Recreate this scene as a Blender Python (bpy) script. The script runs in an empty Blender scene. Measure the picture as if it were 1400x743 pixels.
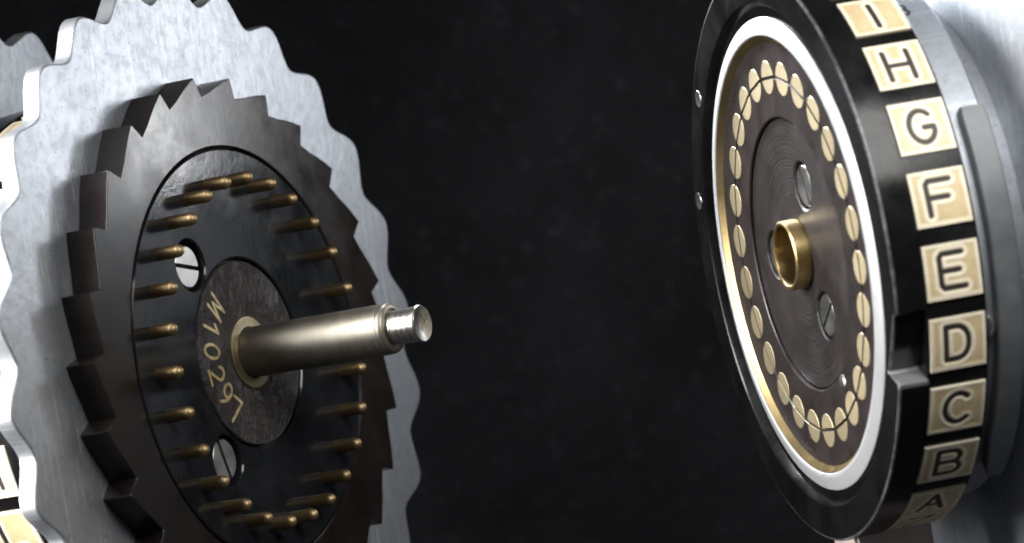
import bpy, bmesh, math, random
from math import sin, cos, pi, radians as rad
from mathutils import Vector, Matrix

random.seed(7)
C = bpy.context.scene.collection
SC = bpy.context.scene
U = 0.03            # one unit of the measurements below is 30 mm
H0 = 2.40           # height of the lens above the table, in those units

def W(x, y, z):     # x right, y up from lens height, z towards the lens  ->  world metres
    return Vector((x * U, -z * U, (y + H0) * U))

# ------------------------------------------------------------------ camera, world, lamps, exposure
cam = bpy.data.cameras.new('camera')
co = bpy.data.objects.new('camera', cam); C.objects.link(co)
cam.sensor_width = 36.0
cam.lens = 36.0 * 7638.5 / 1400
cam.clip_start = 0.01; cam.clip_end = 50
cam.dof.use_dof = True
cam.dof.focus_distance = 31.9 * U
cam.dof.aperture_fstop = 24
co.matrix_world = Matrix.Translation(W(0, 0, 0)) @ Matrix.Rotation(pi / 2, 4, 'X') @ Matrix.Rotation(-0.17240, 4, 'Z')
SC.camera = co

w = bpy.data.worlds.new('World'); SC.world = w; w.use_nodes = True
w.node_tree.nodes['Background'].inputs[0].default_value = (0.85, 0.92, 1.0, 1)
w.node_tree.nodes['Background'].inputs[1].default_value = 0.05

def area(name, pos, target, sx, sy, power, col):
    l = bpy.data.lights.new(name, 'AREA'); l.shape = 'RECTANGLE'; l.size = sx * U; l.size_y = sy * U
    l.energy = power; l.color = col
    o = bpy.data.objects.new(name, l); C.objects.link(o)
    p, t = W(*pos), W(*target)
    o.location = p
    o.rotation_euler = (t - p).to_track_quat('-Z', 'Y').to_euler()
    return o

LC = (-1.42, -0.20, -32.12); RC = (1.59, -0.18, -31.2)
area('softbox_front_right', (3.4, 3.3, -26.2), (1.7, -0.5, -31.1), 3.4, 3.0, 0.155, (1.0, 0.99, 0.97)).data.spread = rad(100)
area('softbox_above_left', (-1.5, 4.3, -29.6), (-1.5, 0.6, -32.0), 2.6, 1.6, 0.024, (0.92, 0.95, 1.0))
area('panel_rear_right', (4.08, 1.95, -34.8), (-1.9, 1.1, -31.3), 0.7, 1.9, 0.064, (0.96, 0.98, 1.0))  # light panel added for the reflection in the left ratchet and pin plate
area('panel_rear_right_wide', (4.23, 1.3, -34.74), (-1.9, 0.9, -31.3), 1.5, 2.4, 0.008, (0.84, 0.91, 1.0))  # second added panel, broader and weaker, for the left wheel
area('wheel_fill_rear_top', (0.5, 3.0, -34.0), (2.3, 1.1, -31.3), 1.6, 0.8, 0.42, (0.93, 0.96, 1.0)).data.spread = rad(100)  # added lamp, only there to brighten the face of the right wheel
area('softbox_left_near', (-4.4, 1.5, -29.4), (-2.4, 0.3, -30.6), 1.5, 4.4, 0.165, (1.0, 0.99, 0.97)).data.spread = rad(80)
area('softbox_left_far', (-8.5, 0.9, -30.3), (-3.4, -0.3, -31.2), 3.5, 5.0, 0.15, (1.0, 0.985, 0.96)).data.spread = rad(48)

SC.view_settings.view_transform = 'Standard'
SC.view_settings.look = 'None'
SC.view_settings.exposure = 0.0
SC.view_settings.gamma = 1.0
SC.view_settings.use_curve_mapping = False
SC.render.engine = 'CYCLES'
SC.cycles.filter_width = 1.9

# ------------------------------------------------------------------ materials
class NT:
    def __init__(s, name):
        s.m = bpy.data.materials.new(name); s.m.use_nodes = True
        s.t = s.m.node_tree; s.b = s.t.nodes['Principled BSDF']
    def n(s, ty, **kw):
        o = s.t.nodes.new(ty)
        for k, v in kw.items(): setattr(o, k, v)
        return o
    def l(s, a, b): s.t.links.new(a, b)
    def coord(s, scale):
        tc = s.n('ShaderNodeTexCoord'); mp = s.n('ShaderNodeMapping')
        mp.inputs['Scale'].default_value = scale
        s.l(tc.outputs['Object'], mp.inputs['Vector']); return mp.outputs[0]
    def noise(s, vec, scale, detail=4, rough=.6, dist=0):
        o = s.n('ShaderNodeTexNoise'); o.inputs['Scale'].default_value = scale
        o.inputs['Detail'].default_value = detail; o.inputs['Roughness'].default_value = rough
        o.inputs['Distortion'].default_value = dist
        s.l(vec, o.inputs['Vector']); return o.outputs[0]
    def ramp(s, v, stops):
        o = s.n('ShaderNodeValToRGB'); e = o.color_ramp.elements
        while len(e) > 1: e.remove(e[-1])
        e[0].position = stops[0][0]; e[0].color = s.c4(stops[0][1])
        for p, c in stops[1:]:
            q = e.new(p); q.color = s.c4(c)
        s.l(v, o.inputs[0]); return o.outputs[0]
    def c4(s, c): return (c, c, c, 1) if isinstance(c, (int, float)) else (*c, 1)
    def mix(s, f, a, b):
        o = s.n('ShaderNodeMix', data_type='RGBA')
        if isinstance(f, (int, float)): o.inputs[0].default_value = f
        else: s.l(f, o.inputs[0])
        for i, v in ((6, a), (7, b)):
            if hasattr(v, 'is_output'): s.l(v, o.inputs[i])
            else: o.inputs[i].default_value = s.c4(v)
        return o.outputs[2]
    def math(s, op, a, b=0.0):
        o = s.n('ShaderNodeMath', operation=op)
        for i, v in ((0, a), (1, b)):
            if isinstance(v, (int, float)): o.inputs[i].default_value = v
            else: s.l(v, o.inputs[i])
        return o.outputs[0]
    def bump(s, h, strength, dist):
        o = s.n('ShaderNodeBump'); o.inputs['Strength'].default_value = strength; o.inputs['Distance'].default_value = dist
        s.l(h, o.inputs['Height']); s.l(o.outputs[0], s.b.inputs['Normal']); return o
    def set(s, **kw):
        names = dict(col='Base Color', rough='Roughness', metal='Metallic', spec='Specular IOR Level', coat='Coat Weight', coatr='Coat Roughness', sheen='Sheen Weight')
        for k, v in kw.items():
            i = s.b.inputs[names[k]]
            if hasattr(v, 'is_output'): s.l(v, i)
            elif isinstance(v, tuple): i.default_value = (*v, 1)
            else: i.default_value = v
        return s.m

def dust(t, vec, scale, thr):
    o = t.n('ShaderNodeTexVoronoi', feature='F1'); o.inputs['Scale'].default_value = scale
    t.l(vec, o.inputs['Vector'])
    k = t.noise(vec, scale * .35, 2)
    d = t.math('LESS_THAN', t.math('ADD', o.outputs['Distance'], t.math('MULTIPLY', k, .25)), thr)
    return d

def radial(t):      # distance from the axis and angle, for turning marks
    tc = t.n('ShaderNodeTexCoord'); sp = t.n('ShaderNodeSeparateXYZ'); t.l(tc.outputs['Object'], sp.inputs[0])
    r = t.math('SQRT', t.math('ADD', t.math('MULTIPLY', sp.outputs[0], sp.outputs[0]), t.math('MULTIPLY', sp.outputs[1], sp.outputs[1])))
    a = t.math('ARCTAN2', sp.outputs[0], sp.outputs[1])
    return r, a

def mat_alu(name, base, r0, r1, scr=1.0):
    t = NT(name)
    v = t.coord((1 / U,) * 3)
    blot = t.noise(v, 2.2, 6, .65, .3)
    fine = t.noise(v, 14, 5, .7)
    pit = t.noise(v, 40, 3, .6)
    # long scratches in a few directions
    tc = t.n('ShaderNodeTexCoord')
    sc = None
    for ang, sx, sy, thr in ((4, 60, 1.1, .68), (-9, 75, 1.7, .69), (38, 46, 1.6, .715), (-52, 55, 1.3, .72)):
        mp = t.n('ShaderNodeMapping'); mp.inputs['Rotation'].default_value = (0, 0, rad(ang)); mp.inputs['Scale'].default_value = (sx / U, sy / U, .01)
        t.l(tc.outputs['Object'], mp.inputs['Vector'])
        n = t.noise(mp.outputs[0], 1.0, 1, .4)
        k = t.ramp(n, [(thr, 0.0), (thr + .03, 1.0)])
        sc = k if sc is None else t.math('MAXIMUM', sc, k)
    c = t.mix(t.ramp(blot, [(.3, 0.0), (.72, 1.0)]), tuple(base[i] * .90 for i in range(3)), base)
    c = t.mix(t.math('MULTIPLY', t.ramp(fine, [(.40, 1.0), (.52, 0.0)]), .22), c, tuple(base[i] * .5 for i in range(3)))
    c = t.mix(t.math('MULTIPLY', t.ramp(pit, [(.30, 1.0), (.36, 0.0)]), .6), c, tuple(base[i] * .3 for i in range(3)))
    sc = t.math('MULTIPLY', sc, t.ramp(t.noise(v, 1.1, 2), [(.44, 0.0), (.60, 1.0)]))
    c = t.mix(t.math('MULTIPLY', sc, .7 * scr), c, (.92, .93, .95))
    r = t.ramp(t.math('ADD', t.math('MULTIPLY', blot, .3), t.math('MULTIPLY', fine, .7)), [(.30, r1), (.72, r0)])
    h = t.math('ADD', t.math('MULTIPLY', fine, .7), t.math('ADD', t.math('MULTIPLY', blot, .8), t.math('MULTIPLY', sc, .5 * scr)))
    t.bump(h, .35, .00035)
    return t.set(col=c, rough=r, metal=.84)

def mat_dark_metal(name, c0, c1, rough, metal, spec=.5):
    t = NT(name); v = t.coord((1 / U,) * 3)
    b = t.noise(v, 3, 6, .65, .2); f = t.noise(v, 22, 4, .7)
    c = t.mix(t.ramp(b, [(.35, 0.0), (.7, 1.0)]), c0, c1)
    c = t.mix(t.math('MULTIPLY', dust(t, v, 26, .05), .5), c, (.30, .28, .25))
    t.bump(t.math('ADD', t.math('MULTIPLY', f, .3), b), .16, .0002)
    return t.set(col=c, rough=t.ramp(b, [(.3, rough - .05), (.7, rough + .08)]), metal=metal, spec=spec)

def mat_bakelite(name, c0, rough, turned=0.0, dusty=.06, spec=.5, coat=0.0, warm=(.30, .29, .28)):
    t = NT(name); v = t.coord((1 / U,) * 3)
    b = t.noise(v, 3.5, 6, .65, .3); f = t.noise(v, 30, 3, .65)
    c = t.mix(t.ramp(b, [(.35, 0.0), (.75, 1.0)]), c0, tuple(x * 1.7 + .003 for x in c0))
    c = t.mix(t.math('MULTIPLY', dust(t, v, 24, dusty), .75), c, warm)
    rr = t.ramp(b, [(.3, max(.04, rough - .07)), (.75, rough + .12)])
    h = t.math('ADD', t.math('MULTIPLY', f, .25), t.math('MULTIPLY', b, .8))
    if turned:
        r, a = radial(t)
        mr = t.n('ShaderNodeCombineXYZ'); t.l(t.math('MULTIPLY', r, 55 / U), mr.inputs[0]); t.l(t.math('MULTIPLY', a, .25), mr.inputs[1])
        h = t.math('ADD', h, t.math('MULTIPLY', t.noise(mr.outputs[0], 1.0, 3, .7), turned))
    t.bump(h, .28, .00016)
    return t.set(col=c, rough=rr, metal=0.0, spec=spec, coat=coat, coatr=.08)

def mat_brass(name, base, rough, tarn=.5):
    t = NT(name); v = t.coord((1 / U,) * 3)
    b = t.noise(v, 6, 5, .65, .4); f = t.noise(v, 45, 3, .6)
    c = t.mix(t.math('MULTIPLY', t.ramp(b, [(.38, 1.0), (.62, 0.0)]), tarn), base, (base[0] * .35, base[1] * .3, base[2] * .3))
    oi = t.n('ShaderNodeObjectInfo'); dk = t.math('MULTIPLY', oi.outputs['Random'], .34)
    c = t.mix(dk, c, (base[0] * .42, base[1] * .38, base[2] * .34))
    t.bump(t.math('ADD', f, b), .2, .00012)
    return t.set(col=c, rough=t.ramp(b, [(.3, rough + .14), (.7, rough)]), metal=1.0)

def mat_steel(name, base, rough, lathe=True):
    t = NT(name); v = t.coord((1 / U,) * 3)
    mp = t.coord((6 / U, 6 / U, 120 / U))
    b = t.noise(v, 5, 5, .65); g = t.noise(mp, 1.0, 3, .7)
    c = t.mix(t.ramp(b, [(.35, 0.0), (.7, 1.0)]), tuple(x * .75 for x in base), base)
    t.bump(t.math('ADD', t.math('MULTIPLY', g, .55), b), .22, .00009)
    return t.set(col=c, rough=t.ramp(g, [(.3, rough - .05), (.7, rough + .1)]), metal=1.0)

def mat_rim():
    t = NT('satin_white_metal'); v = t.coord((1 / U,) * 3)
    b = t.noise(v, 8, 5, .65); f = t.noise(v, 50, 3, .6)
    rr_, aa_ = radial(t)
    mr = t.n('ShaderNodeCombineXYZ'); t.l(t.math('MULTIPLY', rr_, 110 / U), mr.inputs[0]); t.l(t.math('MULTIPLY', aa_, .6), mr.inputs[1])
    tm = t.noise(mr.outputs[0], 1.0, 3, .7)
    nick = t.ramp(t.noise(v, 9, 4, .75), [(.64, 0.0), (.70, 1.0)])
    t.bump(t.math('ADD', t.math('ADD', f, b), t.math('SUBTRACT', t.math('MULTIPLY', tm, 1.4), t.math('MULTIPLY', nick, 1.2))), .22, .0001)
    return t.set(col=t.mix(t.math('MULTIPLY', nick, .5), t.mix(b, (.52, .53, .55), (.64, .64, .65)), (.35, .33, .31)), rough=t.ramp(b, [(.3, .5), (.7, .34)]), metal=.45)

M = {}
M['alu'] = mat_alu('worn_aluminium', (.525, .55, .59), .38, .48)
M['alu_drum'] = mat_alu('dull_aluminium', (.34, .36, .39), .5, .66, .3)
M['ratchet'] = mat_dark_metal('dark_bronzed_metal', (.0095, .0072, .0062), (.018, .0138, .012), .20, .0, .34)
M['plate'] = mat_bakelite('black_bakelite', (.0085, .009, .0105), .13, 0, .05, .26)
M['disc'] = None
M['cplate'] = mat_bakelite('brown_black_bakelite', (.020, .0155, .0148), .30, 0, .05, .35)
M['hubdisc'] = mat_bakelite('turned_brown_bakelite', (.020, .0162, .0155), .38, 7.0, .05, .4)
M['ring'] = mat_bakelite('black_ring_enamel', (.0038, .0036, .0036), .20, .3, .06, .22)
def mat_edge():
    t = NT('ring_enamel_rubbed_highlight'); v = t.coord((1 / U,) * 3)  # chamfer highlight painted into the colour together with rubbed spots
    b = t.noise(v, 5, 6, .7); f = t.noise(v, 34, 4, .75)
    k = t.ramp(t.math('ADD', t.math('MULTIPLY', b, .6), t.math('MULTIPLY', f, .4)), [(.46, 0.05), (.68, .6)])
    return t.set(col=t.mix(k, (.012, .012, .013), (.38, .39, .41)), rough=.36, metal=t.math('MULTIPLY', k, .8))
M['edge'] = mat_edge()
M['ledge'] = mat_alu('bare_ledge', (.6, .61, .62), .3, .5)
M['pin'] = mat_brass('old_brass', (.47, .345, .18), .38)
M['brass'] = mat_brass('bright_brass', (.60, .455, .22), .28, .35)
M['contact'] = mat_brass('contact_brass', (.60, .515, .34), .5, .2)
M['shaft'] = mat_steel('shaft_nickel', (.30, .275, .23), .44)
M['tip'] = mat_steel('tip_steel', (.60, .575, .53), .28)
M['rim'] = mat_rim()
M['screw'] = mat_steel('screw_steel', (.62, .61, .58), .30)
M['lever'] = mat_dark_metal('grey_blued_steel', (.10, .104, .11), (.17, .175, .18), .5, .5)
M['black'] = mat_bakelite('slot_black', (.008, .008, .008), .6)
M['block'] = mat_dark_metal('pinkish_grey_block', (.38, .31, .29), (.48, .41, .385), .55, 0.0)

def mat_cracked():
    t = NT('cracked_brown_disc'); v = t.coord((1 / U,) * 3)
    wv = t.coord((3.2 / U, 1.8 / U, 1 / U))
    b = t.noise(wv, 1.6, 6, .7, 1.2); f = t.noise(v, 26, 4, .7)
    cr = t.ramp(b, [(.485, 1.0), (.50, 0.0), (.515, 1.0)])
    c = t.mix(t.ramp(f, [(.3, 0.0), (.7, 1.0)]), (.028, .0235, .0232), (.046, .040, .039))
    c = t.mix(t.math('MULTIPLY', t.math('SUBTRACT', 1.0, cr), .5), c, (.055, .048, .044))
    t.bump(t.math('ADD', t.math('MULTIPLY', b, 7.0), t.math('ADD', t.math('MULTIPLY', cr, .9), f)), .6, .0008)
    return t.set(col=c, rough=.26, metal=0.0, spec=.4)
M['disc'] = mat_cracked()

def mat_tile():
    t = NT('cream_gold_tile'); v = t.coord((1 / U,) * 3)
    at = t.n('ShaderNodeAttribute', attribute_name='stroke'); ed = t.n('ShaderNodeAttribute', attribute_name='rim')
    b = t.noise(v, 7, 5, .65, .5); f = t.noise(v, 38, 3, .6)
    c = t.mix(t.ramp(b, [(.32, 0.0), (.68, 1.0)]), (.47, .365, .195), (.59, .48, .285))
    c = t.mix(t.math('MULTIPLY', t.ramp(f, [(.30, 1.0), (.37, 0.0)]), .35), c, (.2, .14, .08))
    glint = t.math('MULTIPLY', t.ramp(ed.outputs['Fac'], [(.05, 0.0), (.6, 1.0)]), .8)  # bevel highlight and bright halo round the letter, painted as colour
    gr = t.noise(v, 2.6, 5, .7)
    c = t.mix(t.math('MULTIPLY', t.ramp(gr, [(.46, 0.0), (.66, 1.0)]), .45), c, (.33, .23, .115))
    c = t.mix(t.math('MULTIPLY', glint, t.ramp(gr, [(.35, 1.0), (.65, .55)])), c, (.86, .80, .66))
    k = t.ramp(at.outputs['Fac'], [(.46, 1.0), (.56, 0.0)])
    c = t.mix(k, c, (.022, .017, .015))
    t.bump(t.math('ADD', f, b), .18, .00012)
    return t.set(col=c, rough=t.mix(k, .40, .55), metal=0.0)
M['tile'] = mat_tile()

def mat_paint(name, c):
    t = NT(name); v = t.coord((1 / U,) * 3)
    b = t.noise(v, 40, 4, .6)
    p = t.ramp(t.noise(v, 22, 5, .75), [(.38, 0.0), (.50, 1.0)])
    return t.set(col=t.mix(p, tuple(x * .4 for x in c), t.mix(b, tuple(x * .75 for x in c), c)), rough=.45, metal=.2)
M['engrave'] = mat_paint('engraving_fill', (.62, .48, .24))
M['ink'] = mat_paint('dark_engraving', (.02, .02, .025))

def mat_cloth():
    t = NT('black_cloth'); v = t.coord((1 / U,) * 3)
    b = t.noise(v, .9, 5, .6, .4); f = t.noise(v, 9, 6, .75); g = t.noise(v, 60, 3, .7)
    c = t.mix(t.ramp(b, [(.35, 0.0), (.7, 1.0)]), (.017, .0175, .0195), (.032, .033, .037))
    c = t.mix(t.math('MULTIPLY', t.ramp(f, [(.55, 0.0), (.75, 1.0)]), .55), c, (.10, .104, .115))
    c = t.mix(t.math('MULTIPLY', dust(t, v, 3.0, .05), .8), c, (.16, .16, .17))
    t.bump(t.math('ADD', t.math('MULTIPLY', f, 1.5), g), .7, .0012)
    return t.set(col=c, rough=.85, metal=0.0, spec=.15, sheen=.02)
M['cloth'] = mat_cloth()

# ------------------------------------------------------------------ mesh helpers (all lengths in units, scaled by U at link time)
def mesh(name, verts, faces, mats, fmat=None, sharp=30, smooth=True, attrs=None):
    me = bpy.data.meshes.new(name)
    me.from_pydata([(x * U, y * U, z * U) for x, y, z in verts], [], faces)
    for m in (mats if isinstance(mats, (list, tuple)) else [mats]): me.materials.append(m)
    if fmat: me.polygons.foreach_set('material_index', fmat)
    bm = bmesh.new(); bm.from_mesh(me); bmesh.ops.recalc_face_normals(bm, faces=bm.faces); bm.to_mesh(me); bm.free()
    if attrs:
        for k, vals in attrs.items():
            a = me.attributes.new(k, 'FLOAT', 'POINT'); a.data.foreach_set('value', vals)
    if smooth:
        me.polygons.foreach_set('use_smooth', [True] * len(me.polygons))
        me.set_sharp_from_angle(angle=rad(sharp))
    me.update()
    return me

def obj(name, me, parent=None, loc=None):
    o = bpy.data.objects.new(name, me); C.objects.link(o)
    if parent: o.parent = parent
    if loc: o.location = Vector(loc) * U
    if me.polygons and me.polygons[0].use_smooth and name not in ('letter_tile', 'black_cloth_backdrop'):
        wn = o.modifiers.new('even_normals', 'WEIGHTED_NORMAL'); wn.keep_sharp = True; wn.weight = 60
    return o

def P(r, a, s): return (r * sin(a), r * cos(a), s)      # angle measured from up towards +x

def lathe(prof, n=128, cx=0, cy=0, closed=True):
    """profile [(r, s)], revolved; closed = profile is a loop"""
    V = []; F = []; m = len(prof); ring = []
    for r, s in prof:
        if r < 1e-6: ring.append([len(V)]); V.append((cx, cy, s))
        else:
            ring.append(list(range(len(V), len(V) + n)))
            for i in range(n):
                q = P(r, 2 * pi * i / n, s); V.append((q[0] + cx, q[1] + cy, s))
    for j in range(m if closed else m - 1):
        A, B = ring[j], ring[(j + 1) % m]
        if len(A) == 1 and len(B) == 1: continue
        for i in range(n):
            k = (i + 1) % n
            if len(A) == 1: F.append((A[0], B[i], B[k]))
            elif len(B) == 1: F.append((A[i], B[0], A[k]))
            else: F.append((A[i], B[i], B[k], A[k]))
    return V, F

def join(*parts):
    V = []; F = []
    for v, f in parts:
        o = len(V); V += v; F += [tuple(i + o for i in q) for q in f]
    return V, F

def ring_extrude(levels, inner, n):
    """levels: list of (radius function of index -> r, s) from front to back for outer skin; inner: list of (r, s) back to front"""
    V = []; F = []; rows = []
    for fn, s in levels:
        rows.append(range(len(V), len(V) + n))
        for i in range(n): V.append(P(fn(i), 2 * pi * i / n, s))
    for r, s in inner:
        rows.append(range(len(V), len(V) + n))
        for i in range(n): V.append(P(r, 2 * pi * i / n, s))
    m = len(rows)
    for j in range(m):
        A, B = rows[j], rows[(j + 1) % m]
        for i in range(n):
            k = (i + 1) % n; F.append((A[i], B[i], B[k], A[k]))
    return V, F

def poly_ring(outline_levels, inner_pts_levels):
    """outline given as explicit angle/radius lists of the same length"""
    V = []; F = []; n = len(outline_levels[0][0]); rows = []
    for pts_, s in outline_levels + inner_pts_levels:
        rows.append(range(len(V), len(V) + n))
        for a, r in pts_: V.append(P(r, a, s))
    for j in range(len(rows)):
        A, B = rows[j], rows[(j + 1) % len(rows)]
        for i in range(n):
            k = (i + 1) % n; F.append((A[i], B[i], B[k], A[k]))
    return V, F

def face_with_holes(R, holes, s0, s1, ch=.006, n=128, hn=40, center_hole=None):
    """disc of radius R whose face lies at s0 and body goes to s1, with true round holes [(x, y, r)]"""
    d = 1 if s1 > s0 else -1
    loops = [(0, 0, R, n, True)] + [(x, y, r, hn, False) for x, y, r in holes]
    if center_hole: loops.append((0, 0, center_hole, 96, False))
    bm = bmesh.new(); es = []; tops = []
    for x, y, r, k, outer in loops:
        rr = r - ch if outer else r + ch
        vs = [bm.verts.new((x + rr * sin(2 * pi * i / k), y + rr * cos(2 * pi * i / k), s0)) for i in range(k)]
        es += [bm.edges.new((vs[i], vs[(i + 1) % k])) for i in range(k)]
        tops.append(vs)
    bmesh.ops.triangle_fill(bm, use_beauty=True, use_dissolve=False, edges=es)
    for (x, y, r, k, outer), vs in zip(loops, tops):
        prev = vs
        for rr, s in ((r, s0 + d * ch), (r, s1)):
            cur = [bm.verts.new((x + rr * sin(2 * pi * i / k), y + rr * cos(2 * pi * i / k), s)) for i in range(k)]
            for i in range(k): bm.faces.new((prev[i], prev[(i + 1) % k], cur[(i + 1) % k], cur[i]))
            prev = cur
    bm.verts.index_update()
    V = [tuple(v.co) for v in bm.verts]; F = [tuple(v.index for v in f.verts) for f in bm.faces]
    bm.free(); return V, F

def ribbon(lines, width, mapf, lift, seg=.02):
    """flat strokes with round ends, as thin raised geometry; mapf maps (x, y, z) of the glyph plane"""
    V = []; F = []
    for ln in lines:
        for (x0, y0), (x1, y1) in zip(ln[:-1], ln[1:]):
            dx, dy = x1 - x0, y1 - y0; L = math.hypot(dx, dy)
            if L < 1e-6: continue
            dx /= L; dy /= L; hw = width / 2; b = math.atan2(dy, dx)
            out = [(x1 + hw * cos(b + t), y1 + hw * sin(b + t)) for t in [(-pi / 2 + pi * i / 5) for i in range(6)]]
            out += [(x0 + hw * cos(b + t), y0 + hw * sin(b + t)) for t in [(pi / 2 + pi * i / 5) for i in range(6)]]
            o = len(V); k = len(out); zz = lift * random.uniform(.9, 1.1)
            V += [mapf(x, y, zz) for x, y in out] + [mapf(x, y, -lift) for x, y in out]
            F.append(tuple(range(o, o + k)))
            F += [(o + i, o + (i + 1) % k, o + k + (i + 1) % k, o + k + i) for i in range(k)]
    return V, F

# ------------------------------------------------------------------ lettering (own stroke alphabet, box 0..1 wide, 0..1 high)
def arc(cx, cy, rx, ry, a0, a1, n=12):
    return [(cx + rx * cos(rad(a0 + (a1 - a0) * i / n)), cy + ry * sin(rad(a0 + (a1 - a0) * i / n))) for i in range(n + 1)]
G = {
 'A': [[(0, 0), (.5, 1), (1, 0)], [(.2, .36), (.8, .36)]],
 'B': [[(0, 0), (0, 1), (.6, 1)] + arc(.6, .76, .34, .24, 90, -90) + [(.0, .52)], [(.6, .52)] + arc(.62, .26, .38, .26, 90, -90) + [(0, 0)]],
 'C': [arc(.55, .5, .55, .5, 48, 312, 20)],
 'D': [[(0, 0), (0, 1), (.45, 1)] + arc(.45, .55, .5, .45, 90, 0, 8) + arc(.45, .45, .5, .45, 0, -90, 8) + [(0, 0)]],
 'E': [[(.95, 1), (.12, 1), (0, .9), (0, .1), (.12, 0), (1, 0)], [(0, .5), (.8, .5)]],
 'F': [[(1, 1), (.12, 1), (0, .9), (0, 0)], [(0, .5), (.85, .5)]],
 'G': [arc(.52, .5, .52, .5, 45, 338, 22) + [(1, .46), (.6, .46)]],
 'H': [[(0, 0), (0, 1)], [(1, 0), (1, 1)], [(0, .5), (1, .5)]],
 'I': [[(.5, 0), (.5, 1)]],
 'J': [[(.8, 1), (.8, .3)] + arc(.4, .3, .4, .3, 0, -160, 10)],
 'K': [[(0, 0), (0, 1)], [(.95, 1), (0, .4)], [(.3, .6), (1, 0)]],
 'L': [[(0, 1), (0, 0), (.9, 0)]],
 'M': [[(0, 0), (.08, 1), (.5, .2), (.92, 1), (1, 0)]],
 'N': [[(0, 0), (0, 1), (1, 0), (1, 1)]],
 'O': [arc(.5, .5, .52, .5, 0, 360, 24)],
 'P': [[(0, 0), (0, 1), (.6, 1)] + arc(.6, .74, .36, .26, 90, -90) + [(0, .48)]],
 'Q': [arc(.5, .5, .52, .5, 0, 360, 24), [(.6, .3), (1, -.05)]],
 'R': [[(0, 0), (0, 1), (.6, 1)] + arc(.6, .74, .36, .26, 90, -90) + [(0, .48)], [(.5, .48), (1, 0)]],
 'S': [arc(.5, .75, .42, .25, 30, 270, 12) + arc(.5, .25, .45, .25, 90, -150, 12)],
 'T': [[(0, 1), (1, 1)], [(.5, 1), (.5, 0)]],
 'U': [[(0, 1), (0, .35)] + arc(.5, .35, .5, .35, 180, 360, 12) + [(1, 1)]],
 'V': [[(0, 1), (.5, 0), (1, 1)]],
 'W': [[(0, 1), (.25, 0), (.5, .8), (.75, 0), (1, 1)]],
 'X': [[(0, 0), (1, 1)], [(0, 1), (1, 0)]],
 'Y': [[(0, 1), (.5, .5), (1, 1)], [(.5, .5), (.5, 0)]],
 'Z': [[(0, 1), (1, 1), (0, 0), (1, 0)]],
 '0': [arc(.5, .5, .45, .5, 0, 360, 20)],
 '1': [[(.1, .72), (.55, 1), (.55, 0)]],
 '2': [arc(.48, .72, .42, .28, 165, -35, 12) + [(0, 0), (.95, 0)]],
 '7': [[(0, 1), (.95, 1), (.35, 0)]],
 '9': [arc(.5, .7, .4, .3, 0, 360, 16), [(.9, .7), (.82, .35), (.3, 0)]],
}

def seg_dist(px, py, a, b):
    vx, vy = b[0] - a[0], b[1] - a[1]; L = vx * vx + vy * vy
    t = max(0, min(1, ((px - a[0]) * vx + (py - a[1]) * vy) / L)) if L > 0 else 0
    return math.hypot(px - a[0] - t * vx, py - a[1] - t * vy)

def tile_mesh(ch, half_ang, s0, s1, r, nx, ny):
    """one enamelled letter tile lying on a cylinder around z: letter up = angle growing, letter right = +s"""
    wS = s1 - s0; wA = 2 * half_ang * r
    lw, lh = wS * .43, wA * .62
    ox, oy = wS * .5 - lw * .5, wA * .5 - lh * .5
    lines = [[(ox + x * lw, oy + y * lh) for x, y in ln] for ln in G[ch]]
    hw = .0146
    V = []; F = []; st = []; rm = []
    def put(x, y, z):
        a = -half_ang + (y / wA) * 2 * half_ang
        V.append(P(r + z, a, s0 + x))
    jit = random.Random(ord(ch))
    for j in range(ny + 1):
        for i in range(nx + 1):
            x = wS * i / nx; y = wA * j / ny
            e = min(x, wS - x, y, wA - y)
            d = min(seg_dist(x, y, a, b) for ln in lines for a, b in zip(ln[:-1], ln[1:]))
            rim = max(0.0, 1 - e / .028)
            z = .012 + .005 * rim * (1 if e > .007 else .45)
            lip = math.exp(-((d - hw - .013) / .011) ** 2)
            z += .0022 * lip
            if d < hw + .006: z -= .004 * min(1, (hw + .006 - d) / .010)
            put(x, y, z); st.append(min(1.0, d / (2 * hw))); rm.append(max(rim, min(1, .75 * lip)))
    idx = lambda i, j: j * (nx + 1) + i
    for j in range(ny):
        for i in range(nx): F.append((idx(i, j), idx(i + 1, j), idx(i + 1, j + 1), idx(i, j + 1)))
    # skirt down into the ring
    border = [(i, 0) for i in range(nx + 1)] + [(nx, j) for j in range(1, ny + 1)] + [(i, ny) for i in range(nx - 1, -1, -1)] + [(0, j) for j in range(ny - 1, 0, -1)]
    base = len(V)
    for i, j in border:
        put(wS * i / nx, wA * j / ny, -.02); st.append(1.0); rm.append(.3)
    k = len(border)
    for q in range(k):
        a, b = border[q], border[(q + 1) % k]
        F.append((idx(*a), base + q, base + (q + 1) % k, idx(*b)))
    return mesh('letter_tile', V, F, M['tile'], sharp=50, attrs={'stroke': st, 'rim': rm})

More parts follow.
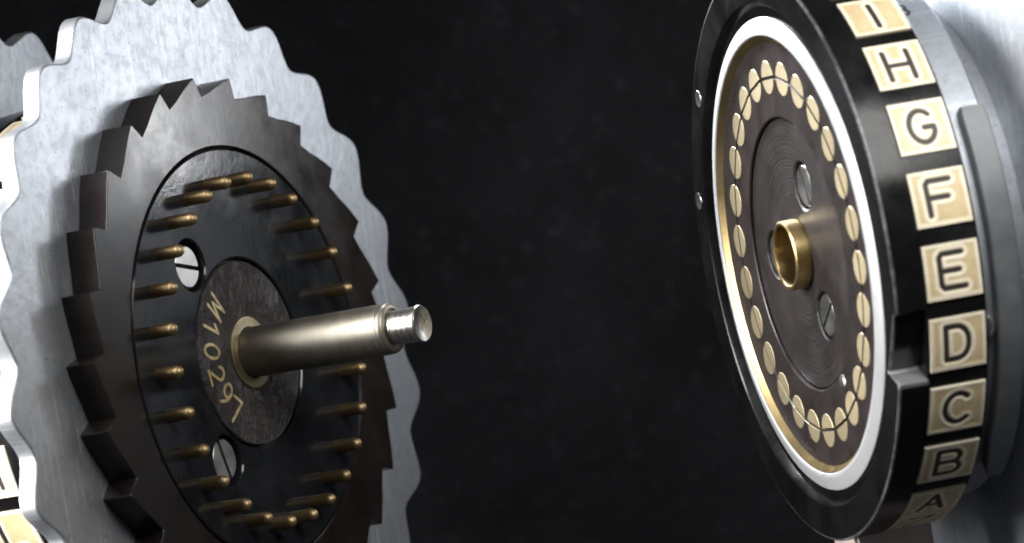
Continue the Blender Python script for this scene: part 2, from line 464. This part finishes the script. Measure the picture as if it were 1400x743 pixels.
def screw_mesh(r, depth, slot_ang, slot_w=.022, slot_d=.03, d=1):
    """slotted screw head: face at s=0, body towards d*s; a real slot across it"""
    V = []; F = []
    n = 20; h = slot_w / 2; ch = .01
    ca, sa = cos(slot_ang), sin(slot_ang)
    def rot(x, y, s): return (x * ca - y * sa, x * sa + y * ca, s)
    for sg in (1, -1):
        a0 = math.asin(h / r)
        prof = [(r - ch, 0), (r, d * ch), (r, d * depth)]
        rows = []
        for rr, s in prof:
            b0 = math.asin(min(1, h / rr)); rows.append(range(len(V), len(V) + n + 1))
            for i in range(n + 1):
                t = b0 + (pi - 2 * b0) * i / n
                V.append(rot(rr * cos(t), sg * rr * sin(t), s))
        for A, B in zip(rows[:-1], rows[1:]):
            for i in range(n): F.append((A[i], A[i + 1], B[i + 1], B[i]))
        F.append(tuple(rows[0]))
        F.append((rows[0][0], rows[0][n], rows[2][n], rows[2][0], rows[1][0]))
    o = len(V)
    for t in range(24): V.append(rot(.99 * r * cos(2 * pi * t / 24), .99 * r * sin(2 * pi * t / 24), d * slot_d))
    F.append(tuple(range(o, o + 24)))
    fm = [0] * (len(F) - 1) + [1]
    return mesh('screw', V, F, [M['screw'], M['black']], fm, sharp=30)

# ------------------------------------------------------------------ rotor: contacts face at s = 0 (looking to -s), pins face at s = 1.17
TAU = 2 * pi; N = 26; STEP = TAU / N
S_PIN = 1.17
W0, W1 = .865, .98          # thumbwheel back and front

def lobe_r(phase, R=2.215, r=2.085):
    def fn(a):
        t = ((a - phase) / STEP) % 1.0
        t = min(t, 1 - t) * 2            # 0 at lobe top, 1 at the notch
        k = .5 + .5 * cos(pi * t ** .92)
        return r + (R - r) * (k ** .85)
    return fn

def thumbwheel_mesh(phase):
    n = N * 28; f = lobe_r(phase); c = .016
    A = [TAU * i / n for i in range(n)]
    jr = random.Random(3); wob = [jr.uniform(-.004, .004) for _ in range(N)]
    g = lambda a: f(a) + wob[int(((a - phase) / STEP + .5) % N)] * .8
    lv = lambda d: [(a, g(a) - d) for a in A]
    return mesh('thumbwheel', *poly_ring([(lv(c), W1), (lv(c * .35), W1 - c * .3), (lv(0), W1 - c), (lv(0), W0 + c), (lv(c * .35), W0 + c * .3), (lv(c), W0)],
                                         [([(a, 1.0) for a in A], W0), ([(a, 1.0) for a in A], W1)]), M['alu'], sharp=40)

def ratchet_mesh(tip):
    rT, rV = 1.615, 1.500; c = .007
    pts = []
    for k in range(N):
        a = tip + k * STEP
        for t, r in ((-.012, rT - .003), (.0, rT), (.014, rT - .006), (.112, rV + .010), (.130, rV + .001), (.155, rV + .004), (.4, rV + (rT - rV) * .22), (.6, rV + (rT - rV) * .48), (.8, rV + (rT - rV) * .74)):
            pts.append((a + t * STEP, r))
    ins = lambda d: [(a, r - d) for a, r in pts]
    inn = lambda r: [(a, r) for a, _ in pts]
    return mesh('ratchet_ring', *poly_ring([(ins(c), S_PIN), (ins(c * .3), S_PIN - c * .3), (ins(0), S_PIN - c), (ins(0), W1 - .01)],
                                           [(inn(1.205), W1 - .01), (inn(1.205), S_PIN - .012), (inn(1.213), S_PIN)]), M['ratchet'], sharp=32)

def half_disc_contact(r, s, d):
    """contact stud cut in two by the turned groove at radius 1, centred at (0, 1) (angle 0)"""
    V = []; F = []; gap = .010
    for sg in (1, -1):
        b0 = math.asin(gap / r); n = 14
        prof = [(r - .003, s), (r, s + d * .003), (r, s + d * .05)]; rows = []
        for rr, z in prof:
            rows.append(range(len(V), len(V) + n + 1))
            bb = math.asin(gap / rr)
            for i in range(n + 1):
                t = bb + (pi - 2 * bb) * i / n
                x, y = rr * cos(t), rr * sin(t)
                # bend the straight cut along the circle
                y0 = sg * y; yb = math.sqrt(max(0, 1 - x * x)) - 1
                V.append((x, 1 + y0 + yb * (1 - min(1, abs(y) / r)), z))
        for A, B in zip(rows[:-1], rows[1:]):
            for i in range(n): F.append((A[i], A[i + 1], B[i + 1], B[i]))
        F.append(tuple(rows[0])); F.append((rows[0][0], rows[0][n], rows[1][n], rows[2][n], rows[2][0], rows[1][0]))
    return V, F

def rotz(o, a): o.rotation_euler = (0, 0, -a)     # P() angles run clockwise from +y

shared = {}
def rotor(name, label, mat4, letters, pin_phase, tip_phase, wheel_phase, con_phase, notch, pins_side, contacts_side, fine):
    root = bpy.data.objects.new(name, None); C.objects.link(root)
    root.empty_display_size = .02
    root.matrix_world = mat4
    root['label'] = label; root['category'] = 'rotor'; root['group'] = 'lettered cipher rotors'
    obj('thumbwheel', thumbwheel_mesh(wheel_phase), root)
    obj('ratchet_ring', ratchet_mesh(tip_phase), root)
    # body drum and neck
    obj('drum', mesh('drum', *lathe([(1.0, .47), (1.47, .47), (1.485, .485), (1.485, .70), (1.47, .715), (1.30, .72), (1.30, W0 + .004), (1.0, W0 + .004)], 160), M['alu_drum']), root)
    # spring lever lying round the drum
    a0, a1 = rad(-66), rad(-152); n = 40; V = []; F = []
    for i in range(n + 1):
        t = i / n; a = a0 + (a1 - a0) * t
        sh = .045 * max(0, (t - .86) / .14)
        k = .008 if i in (0, n) else 0
        for r, s in ((1.489, .555 + k + sh), (1.553, .555 + k + sh), (1.562, .564 + k + sh), (1.562, .698 - k), (1.553, .706 - k), (1.489, .706 - k)): V.append(P(r, a, s))
    for i in range(n):
        for j in range(6):
            k = (j + 1) % 6; F.append((i * 6 + j, i * 6 + k, (i + 1) * 6 + k, (i + 1) * 6 + j))
    F += [tuple(range(6)), tuple(range(n * 6, n * 6 + 6))]
    if fine:
        lev = obj('spring_lever', mesh('spring_lever', V, F, M['lever'], sharp=25), root)
        V2, F2 = lathe([(0, 0), (.03, 0), (.036, .006), (.036, .06), (0, .06)], 20, closed=False)
        a = rad(-111)
        def turn(q): # stud standing on the drum
            return (sin(a) * (1.545 - q[2]) + cos(a) * q[0] * 1.6, cos(a) * (1.545 - q[2]) - sin(a) * q[0] * 1.6, .515 + q[1] * .8)
        obj('catch_stud', mesh('catch_stud', [turn(q) for q in V2], F2, M['screw'], sharp=40), root)
    # alphabet ring: front flange with the turnover notch, then the band that carries the tiles
    R1 = 1.62; pts = []; n = 312
    ang = sorted(set([TAU * i / n - pi for i in range(n)] + ([rad(x) for x in (-104.2, -104.6, -108, -112, -116, -118.4, -118.7, -119.6, -120)] if notch else [])))
    def rn(a):
        if not notch: return R1
        d = math.degrees(a)
        if d > -104.3 or d < -119.65: return R1
        if d > -104.8: return R1 - .04
        if d > -118.45: return R1 - .05 - .105 * (-104.8 - d) / 13.7
        if d > -118.8: return R1 - .15
        return R1 - .002
    body = [(a, rn(a)) for a in ang]
    ins = lambda q: [(a, r - q) for a, r in body]
    rr = lambda r: [(a, r) for a, _ in body]
    flange = poly_ring([(ins(.014), -.045), (ins(.004), -.041), (ins(0), -.031), (ins(0), .125)],
                       [(rr(1.34), .125), (rr(1.34), 0.0), (rr(1.395), 0.0), (rr(1.415), -.035), (rr(1.425), -.045)])
    band = lathe([(1.34, .1255), (1.592, .1255), (1.597, .131), (1.597, .472), (1.59, .48), (1.34, .48)], 208)
    nf = len(body); fm = [0] * (len(flange[1]) + len(band[1]))
    for i in range(nf):
        fm[i] = fm[nf + i] = 1
        d = math.degrees(.5 * (body[i][0] + body[(i + 1) % nf][0]))
        if notch and -119.7 < d < -118.3: fm[2 * nf + i] = fm[i] = fm[nf + i] = 2
    ar = obj('alphabet_ring', mesh('alphabet_ring', *join(flange, band), [M['ring'], M['edge'], M['ledge']], fm, sharp=28), root)
    for k, (ch, a, ha) in enumerate(letters):
        key = ('tile', ch, fine, round(ha, 4))
        if key not in shared:
            shared[key] = tile_mesh(ch, ha, .143, .460, 1.597, *((60, 60) if fine or ch in 'KLMN' else (14, 14)))
        t = obj('letter_tile', shared[key], ar); rotz(t, a)
        t['label'] = 'tile with the letter ' + ch
    if contacts_side:
        # bright rim, brass bezel, contact plate
        obj('bright_rim', mesh('bright_rim', *lathe([(1.238, .01), (1.238, -.032), (1.243, -.037), (1.258, -.038), (1.266, -.036), (1.330, -.018), (1.337, -.011), (1.338, .01)], 192), M['rim'], sharp=30), root)
        obj('bezel', mesh('bezel', *lathe([(1.2365, -.029), (1.2365, .05), (1.20, .05), (1.195, .006), (1.205, -.003), (1.230, -.025)], 192), M['brass'], sharp=50), root)
        cp = obj('contact_plate', mesh('contact_plate', *lathe([(.772, .06), (.772, .006), (.778, 0), (.988, 0), (.994, .012), (1.006, .012), (1.012, 0), (1.196, 0), (1.196, .06)], 192), M['cplate'], sharp=25), root)
        me = mesh('contact', *half_disc_contact(.0955, -.0025, 1), M['contact'], smooth=False)
        for k in range(N):
            c = obj('contact', me, cp); rotz(c, con_phase + k * STEP)
        rv = mesh('dowel', *lathe([(0, -.012), (.032, -.012), (.044, -.004), (.044, .03), (0, .03)], 20, *P(.836, rad(-152), 0)[:2], closed=False), M['screw'], sharp=50)
        obj('dowel', rv, cp)
        sa = [rad(-32.3), rad(-146), rad(88)]
        holes = [(*P(.437, a, 0)[:2], .136) for a in sa]
        hd = obj('hub_disc', mesh('hub_disc', *face_with_holes(.764, holes, .016, .07, .008, 160, 40, .196), M['hubdisc'], sharp=25), root)
        for a, sl in zip(sa, (68, 147, 100)):
            q = P(.437, a, .026)
            obj('screw', screw_mesh(.122, .05, rad(sl)), hd, q)
            obj('recess', mesh('recess', *lathe([(0, .069), (.150, .069), (.150, .078), (0, .078)], 32, q[0], q[1], closed=False), M['black']), hd)
        obj('hub_tube', mesh('hub_tube', *lathe([(.166, .10), (.166, -.070), (.170, -.078), (.178, -.082), (.188, -.081), (.196, -.074), (.198, -.02), (.198, .005), (.194, .01), (.194, .10)], 96), M['brass'], sharp=35), root)
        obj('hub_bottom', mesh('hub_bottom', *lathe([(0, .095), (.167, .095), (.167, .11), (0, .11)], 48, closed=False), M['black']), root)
        for aa, rr_ in ((49.9, 1.515), (75.1, 1.535)):
            sp = P(rr_, rad(aa), -.047)
            obj('rivet', screw_mesh(.058, .02, rad(70), .014, .012), ar, sp)
    else:
        obj('contact_plate', mesh('contact_plate', *lathe([(.2, 0), (1.338, 0), (1.338, .06), (.2, .06)], 96), M['cplate']), root)
    if pins_side:
        sa = [rad(-40.1), rad(-144.1), rad(91)]
        holes = [(*P(.720, a, 0)[:2], .150 if a < 1 else .132) for a in sa]
        pp = obj('pin_plate', mesh('pin_plate', *face_with_holes(1.190, holes, S_PIN, S_PIN - .09, .008, 192, 48, .556), M['plate'], sharp=25), root)
        for a, sl in zip(sa, (-10, 108, 30)):
            q = P(.712, a, S_PIN - .028)
            obj('screw', screw_mesh(.126, .05, rad(sl), .026, .03, -1), pp, q)
            hq = P(.720, a, 0)
            obj('recess', mesh('recess', *lathe([(0, S_PIN - .088), (.16, S_PIN - .088), (.16, S_PIN - .1), (0, S_PIN - .1)], 32, hq[0], hq[1], closed=False), M['black']), pp)
        dome = [(0, .17)] + [(.038 * sin(t), .17 - .038 * (1 - cos(t))) for t in (rad(18), rad(38), rad(58), rad(76), rad(90))]
        pin = mesh('contact_pin', *lathe(dome + [(.038, -.02), (0, -.02)], 28, closed=False), M['pin'], sharp=50)
        for k in range(N):
            c = obj('contact_pin', pin, pp, P(1.0, pin_phase + k * STEP, S_PIN))
            c.location.z += random.uniform(-.008, .006) * U
            c.rotation_euler = (random.uniform(-.022, .022), random.uniform(-.022, .022), random.uniform(0, 6))
        cd = obj('centre_disc', mesh('centre_disc', *lathe([(.2, S_PIN - .09), (.2, S_PIN), (.520, S_PIN), (.532, S_PIN - .004), (.538, S_PIN - .014), (.538, S_PIN - .09)], 128), M['disc'], sharp=30), root)
        obj('groove_ring', mesh('groove_ring', *lathe([(.536, S_PIN - .05), (.558, S_PIN - .05), (.558, S_PIN - .07), (.536, S_PIN - .07)], 128), M['black']), root)
        obj('bushing', mesh('bushing', *lathe([(.152, S_PIN - .05), (.152, S_PIN + .018), (.158, S_PIN + .016), (.200, S_PIN + .016), (.209, S_PIN + .012), (.212, S_PIN + .004), (.212, S_PIN - .02)], 96), M['brass_old'], sharp=35), root)
        # serial engraved round the left of the disc, tops towards the shaft
        allV = ([], [])
        for ch, deg in zip('M10297', (-44, -64.5, -83.5, -103.5, -123, -141)):
            a = rad(deg); hgt, wid = .150, .088; r0 = .475
            jig = random.uniform(-.01, .01); tilt = random.uniform(-.10, .10)
            def mp(x, y, zz, a=a, tilt=tilt):
                x, y = (x - .5) * wid, (y - .5) * hgt
                x, y = x * cos(tilt) - y * sin(tilt), x * sin(tilt) + y * cos(tilt)
                rr_ = .397 + jig - y
                # reading direction: angle decreasing
                ex = (-cos(a), sin(a)); er = (sin(a), cos(a))
                return (er[0] * rr_ + ex[0] * x, er[1] * rr_ + ex[1] * x, S_PIN + zz)
            mp2 = lambda x, y, zz, mp=mp: mp(x, y, zz)
            # widths are given in glyph units
            V, F = ribbon_glyph(ch, .018, wid, hgt, mp)
            allV = join(allV, (V, F))
        obj('serial_engraving', mesh('serial_engraving', *allV, M['engrave'], smooth=False), cd)
    else:
        obj('pin_plate', mesh('pin_plate', *lathe([(.2, S_PIN), (1.19, S_PIN), (1.19, S_PIN - .09), (.2, S_PIN - .09)], 96), M['plate']), root)
    return root

def ribbon_glyph(ch, width, wid, hgt, mp):
    lines = [[(x * wid, y * hgt) for x, y in ln] for ln in G[ch]]
    return ribbon(lines, width, lambda x, y, z: mp(x / wid, y / hgt, z), .003)

M['brass_old'] = mat_brass('worn_brass', (.33, .28, .18), .40, .45)

def frame(center, az, flip_shift):
    """local x = u (sideways), y = up, z = shaft direction"""
    ax = Vector((cos(az), 0, sin(az))); u = Vector((sin(az), 0, -cos(az))); v = Vector((0, 1, 0))
    c = Vector(center) + ax * flip_shift
    f = lambda q: Vector((q[0], -q[2], q[1]))
    m = Matrix.Identity(4)
    for i, q in enumerate((u, v, ax)):
        q = f(q)
        for j in range(3): m[j][i] = q[j]
    p = W(*c)
    for j in range(3): m[j][3] = p[j]
    return m

# letters with the measured tile angles on the right rotor
vis = {'I': -41.3, 'H': -55.3, 'G': -69.4, 'F': -83.7, 'E': -97.8, 'D': -112.1, 'C': -126.5, 'B': -140.9, 'A': -155.8, 'Z': -167.4}
rest = 'JKLMNOPQRSTUVWXY'
span = 360 - (170.2 - 41.3)
right_letters = [(c, rad(a), rad(5.35)) for c, a in vis.items()]
right_letters += [(c, rad(-41.3 + span * (i + 1) / 17), rad(5.35)) for i, c in enumerate(rest)]
AL = 'ABCDEFGHIJKLMNOPQRSTUVWXYZ'
def even_letters(anchor, deg):
    k = AL.index(anchor)
    return [(c, rad(deg) + (i - k) * STEP, rad(5.35)) for i, c in enumerate(AL)]

Lm = frame((-1.4216, -.2013, -32.1204), .5090, -1.34)
L2 = frame((-1.4216, -.2013, -32.1204), .5090, -2.68)
Rm = frame((1.5895, -.1775, -31.1951), -.2742, 0)
rotor('rotor', 'left rotor seen from its brass pin side, with dark sawtooth ratchet and engraved serial M10297', Lm,
      even_letters('M', -105), rad(5.09), rad(10.5), rad(4.2), 0, False, True, False, False)
rotor('rotor', 'rotor farther back at the upper left edge, only scalloped rim and letter band showing', L2,
      even_letters('S', -100), 0, rad(3), rad(17.5), 0, False, False, False, False)
rotor('rotor', 'right rotor showing its ring of flat brass contacts and black band of gold letter tiles', Rm,
      right_letters, 0, rad(5), rad(-2), -0.0036, True, False, True, True)

# ------------------------------------------------------------------ shaft through the left rotors
sh = bpy.data.objects.new('shaft', None); C.objects.link(sh); sh.matrix_world = Lm
sh['label'] = 'round nickel-coloured shaft with a thinner bright tip sticking out of the left rotor'; sh['category'] = 'shaft'
o = 1.34
obj('shaft_body', mesh('shaft_body', *lathe([(0, -1.6), (.1465, -1.6), (.1465, o + .757), (.1448, o + .760), (.1448, o + .764), (.1462, o + .767), (.1455, o + .785), (.140, o + .80), (.130, o + .808), (.114, o + .810), (.108, o + .800), (0, o + .800)], 96, closed=False), M['shaft'], sharp=35), sh)
obj('shaft_tip', mesh('shaft_tip', *lathe([(.098, o + .790), (.098, o + .835), (.101, o + .85), (.0985, o + .90), (.102, o + .955), (.107, o + .985), (.1065, o + .993), (.101, o + 1.0), (.06, o + .990), (0, o + .972)], 96, closed=False), M['tip'], sharp=35), sh)

# small letter cut into the drum beside the tiles, kept as part of the right rotor
rr = [q for q in bpy.data.objects if q.name.startswith('rotor') and 'right rotor' in q.get('label', '')][0]
drum = [c for c in rr.children if c.name.startswith('drum')][0]
def onDrum(x, y, zz):
    a = rad(-35.0) + (y - .5) * .10 / 1.485; s = .50 + x * .075
    return P(1.485 + zz, a, s)
V, F = ribbon_glyph('B', .016, .075, .10, onDrum)
obj('engraved_mark', mesh('engraved_mark', V, F, M['ink'], smooth=False), drum)

# ------------------------------------------------------------------ block under the right ring, cloth
bl_v = []; bx = [(-.55, .42)]
def blockmesh():
    x0, x1, y0, y1, z0, z1 = -.03, .43, -.22, .16, 0, .690
    bm = bmesh.new(); bmesh.ops.create_cube(bm, size=1)
    for v in bm.verts: v.co = Vector(((v.co.x + .5) * (x1 - x0) + x0, (v.co.y + .5) * (y1 - y0) + y0, (v.co.z + .5) * (z1 - z0) + z0))
    bmesh.ops.bevel(bm, geom=list(bm.edges), offset=.02, segments=2, affect='EDGES')
    bm.verts.index_update()
    r = [tuple(v.co) for v in bm.verts], [tuple(v.index for v in f.verts) for f in bm.faces]; bm.free(); return r
az = -.2742
bc = Vector((1.5895, 0, -31.1951)) + Vector((cos(az), 0, sin(az))) * 0
blk = obj('support_block', mesh('support_block', *blockmesh(), M['block']))
blk.matrix_world = Matrix.Translation(W(bc.x, -2.385, bc.z)) @ Matrix.Rotation(-az, 4, 'Z')
blk['label'] = 'pinkish grey block under the lettered ring at the bottom right edge'; blk['category'] = 'block'

def cloth():
    V = []; F = []; nx, ny = 90, 110; rr = random.Random(5)
    prof = []
    zf, zb, top, R = -24.0, -38.5, 14.0, 2.0
    L1 = (zf - zb) - R; L2 = R * pi / 2; L3 = top
    for j in range(ny + 1):
        d = (L1 + L2 + L3) * j / ny
        if d < L1: prof.append((zf - d, 0))
        elif d < L1 + L2:
            t = (d - L1) / R; prof.append((zf - L1 - R * sin(t), R * (1 - cos(t))))
        else: prof.append((zb, R + d - L1 - L2))
    for z, y in prof:
        for i in range(nx + 1):
            x = -12 + 24 * i / nx
            k = min(1, max(0, (y - .5) / 3))
            wz = k * (.22 * sin(x * .9 + .12 * y) + .10 * sin(x * 2.3 + 1.3 + .2 * y) + .05 * sin(y * 1.7 + x))
            V.append((x, -(z + wz), y))
    for j in range(ny):
        for i in range(nx):
            a = j * (nx + 1) + i; F.append((a, a + 1, a + nx + 2, a + nx + 1))
    return V, F
cl = obj('black_cloth_backdrop', mesh('black_cloth_backdrop', *cloth(), M['cloth'], sharp=180))
cl['kind'] = 'structure'
cl.location = (0, 0, (-2.387 + H0) * U - .0002)
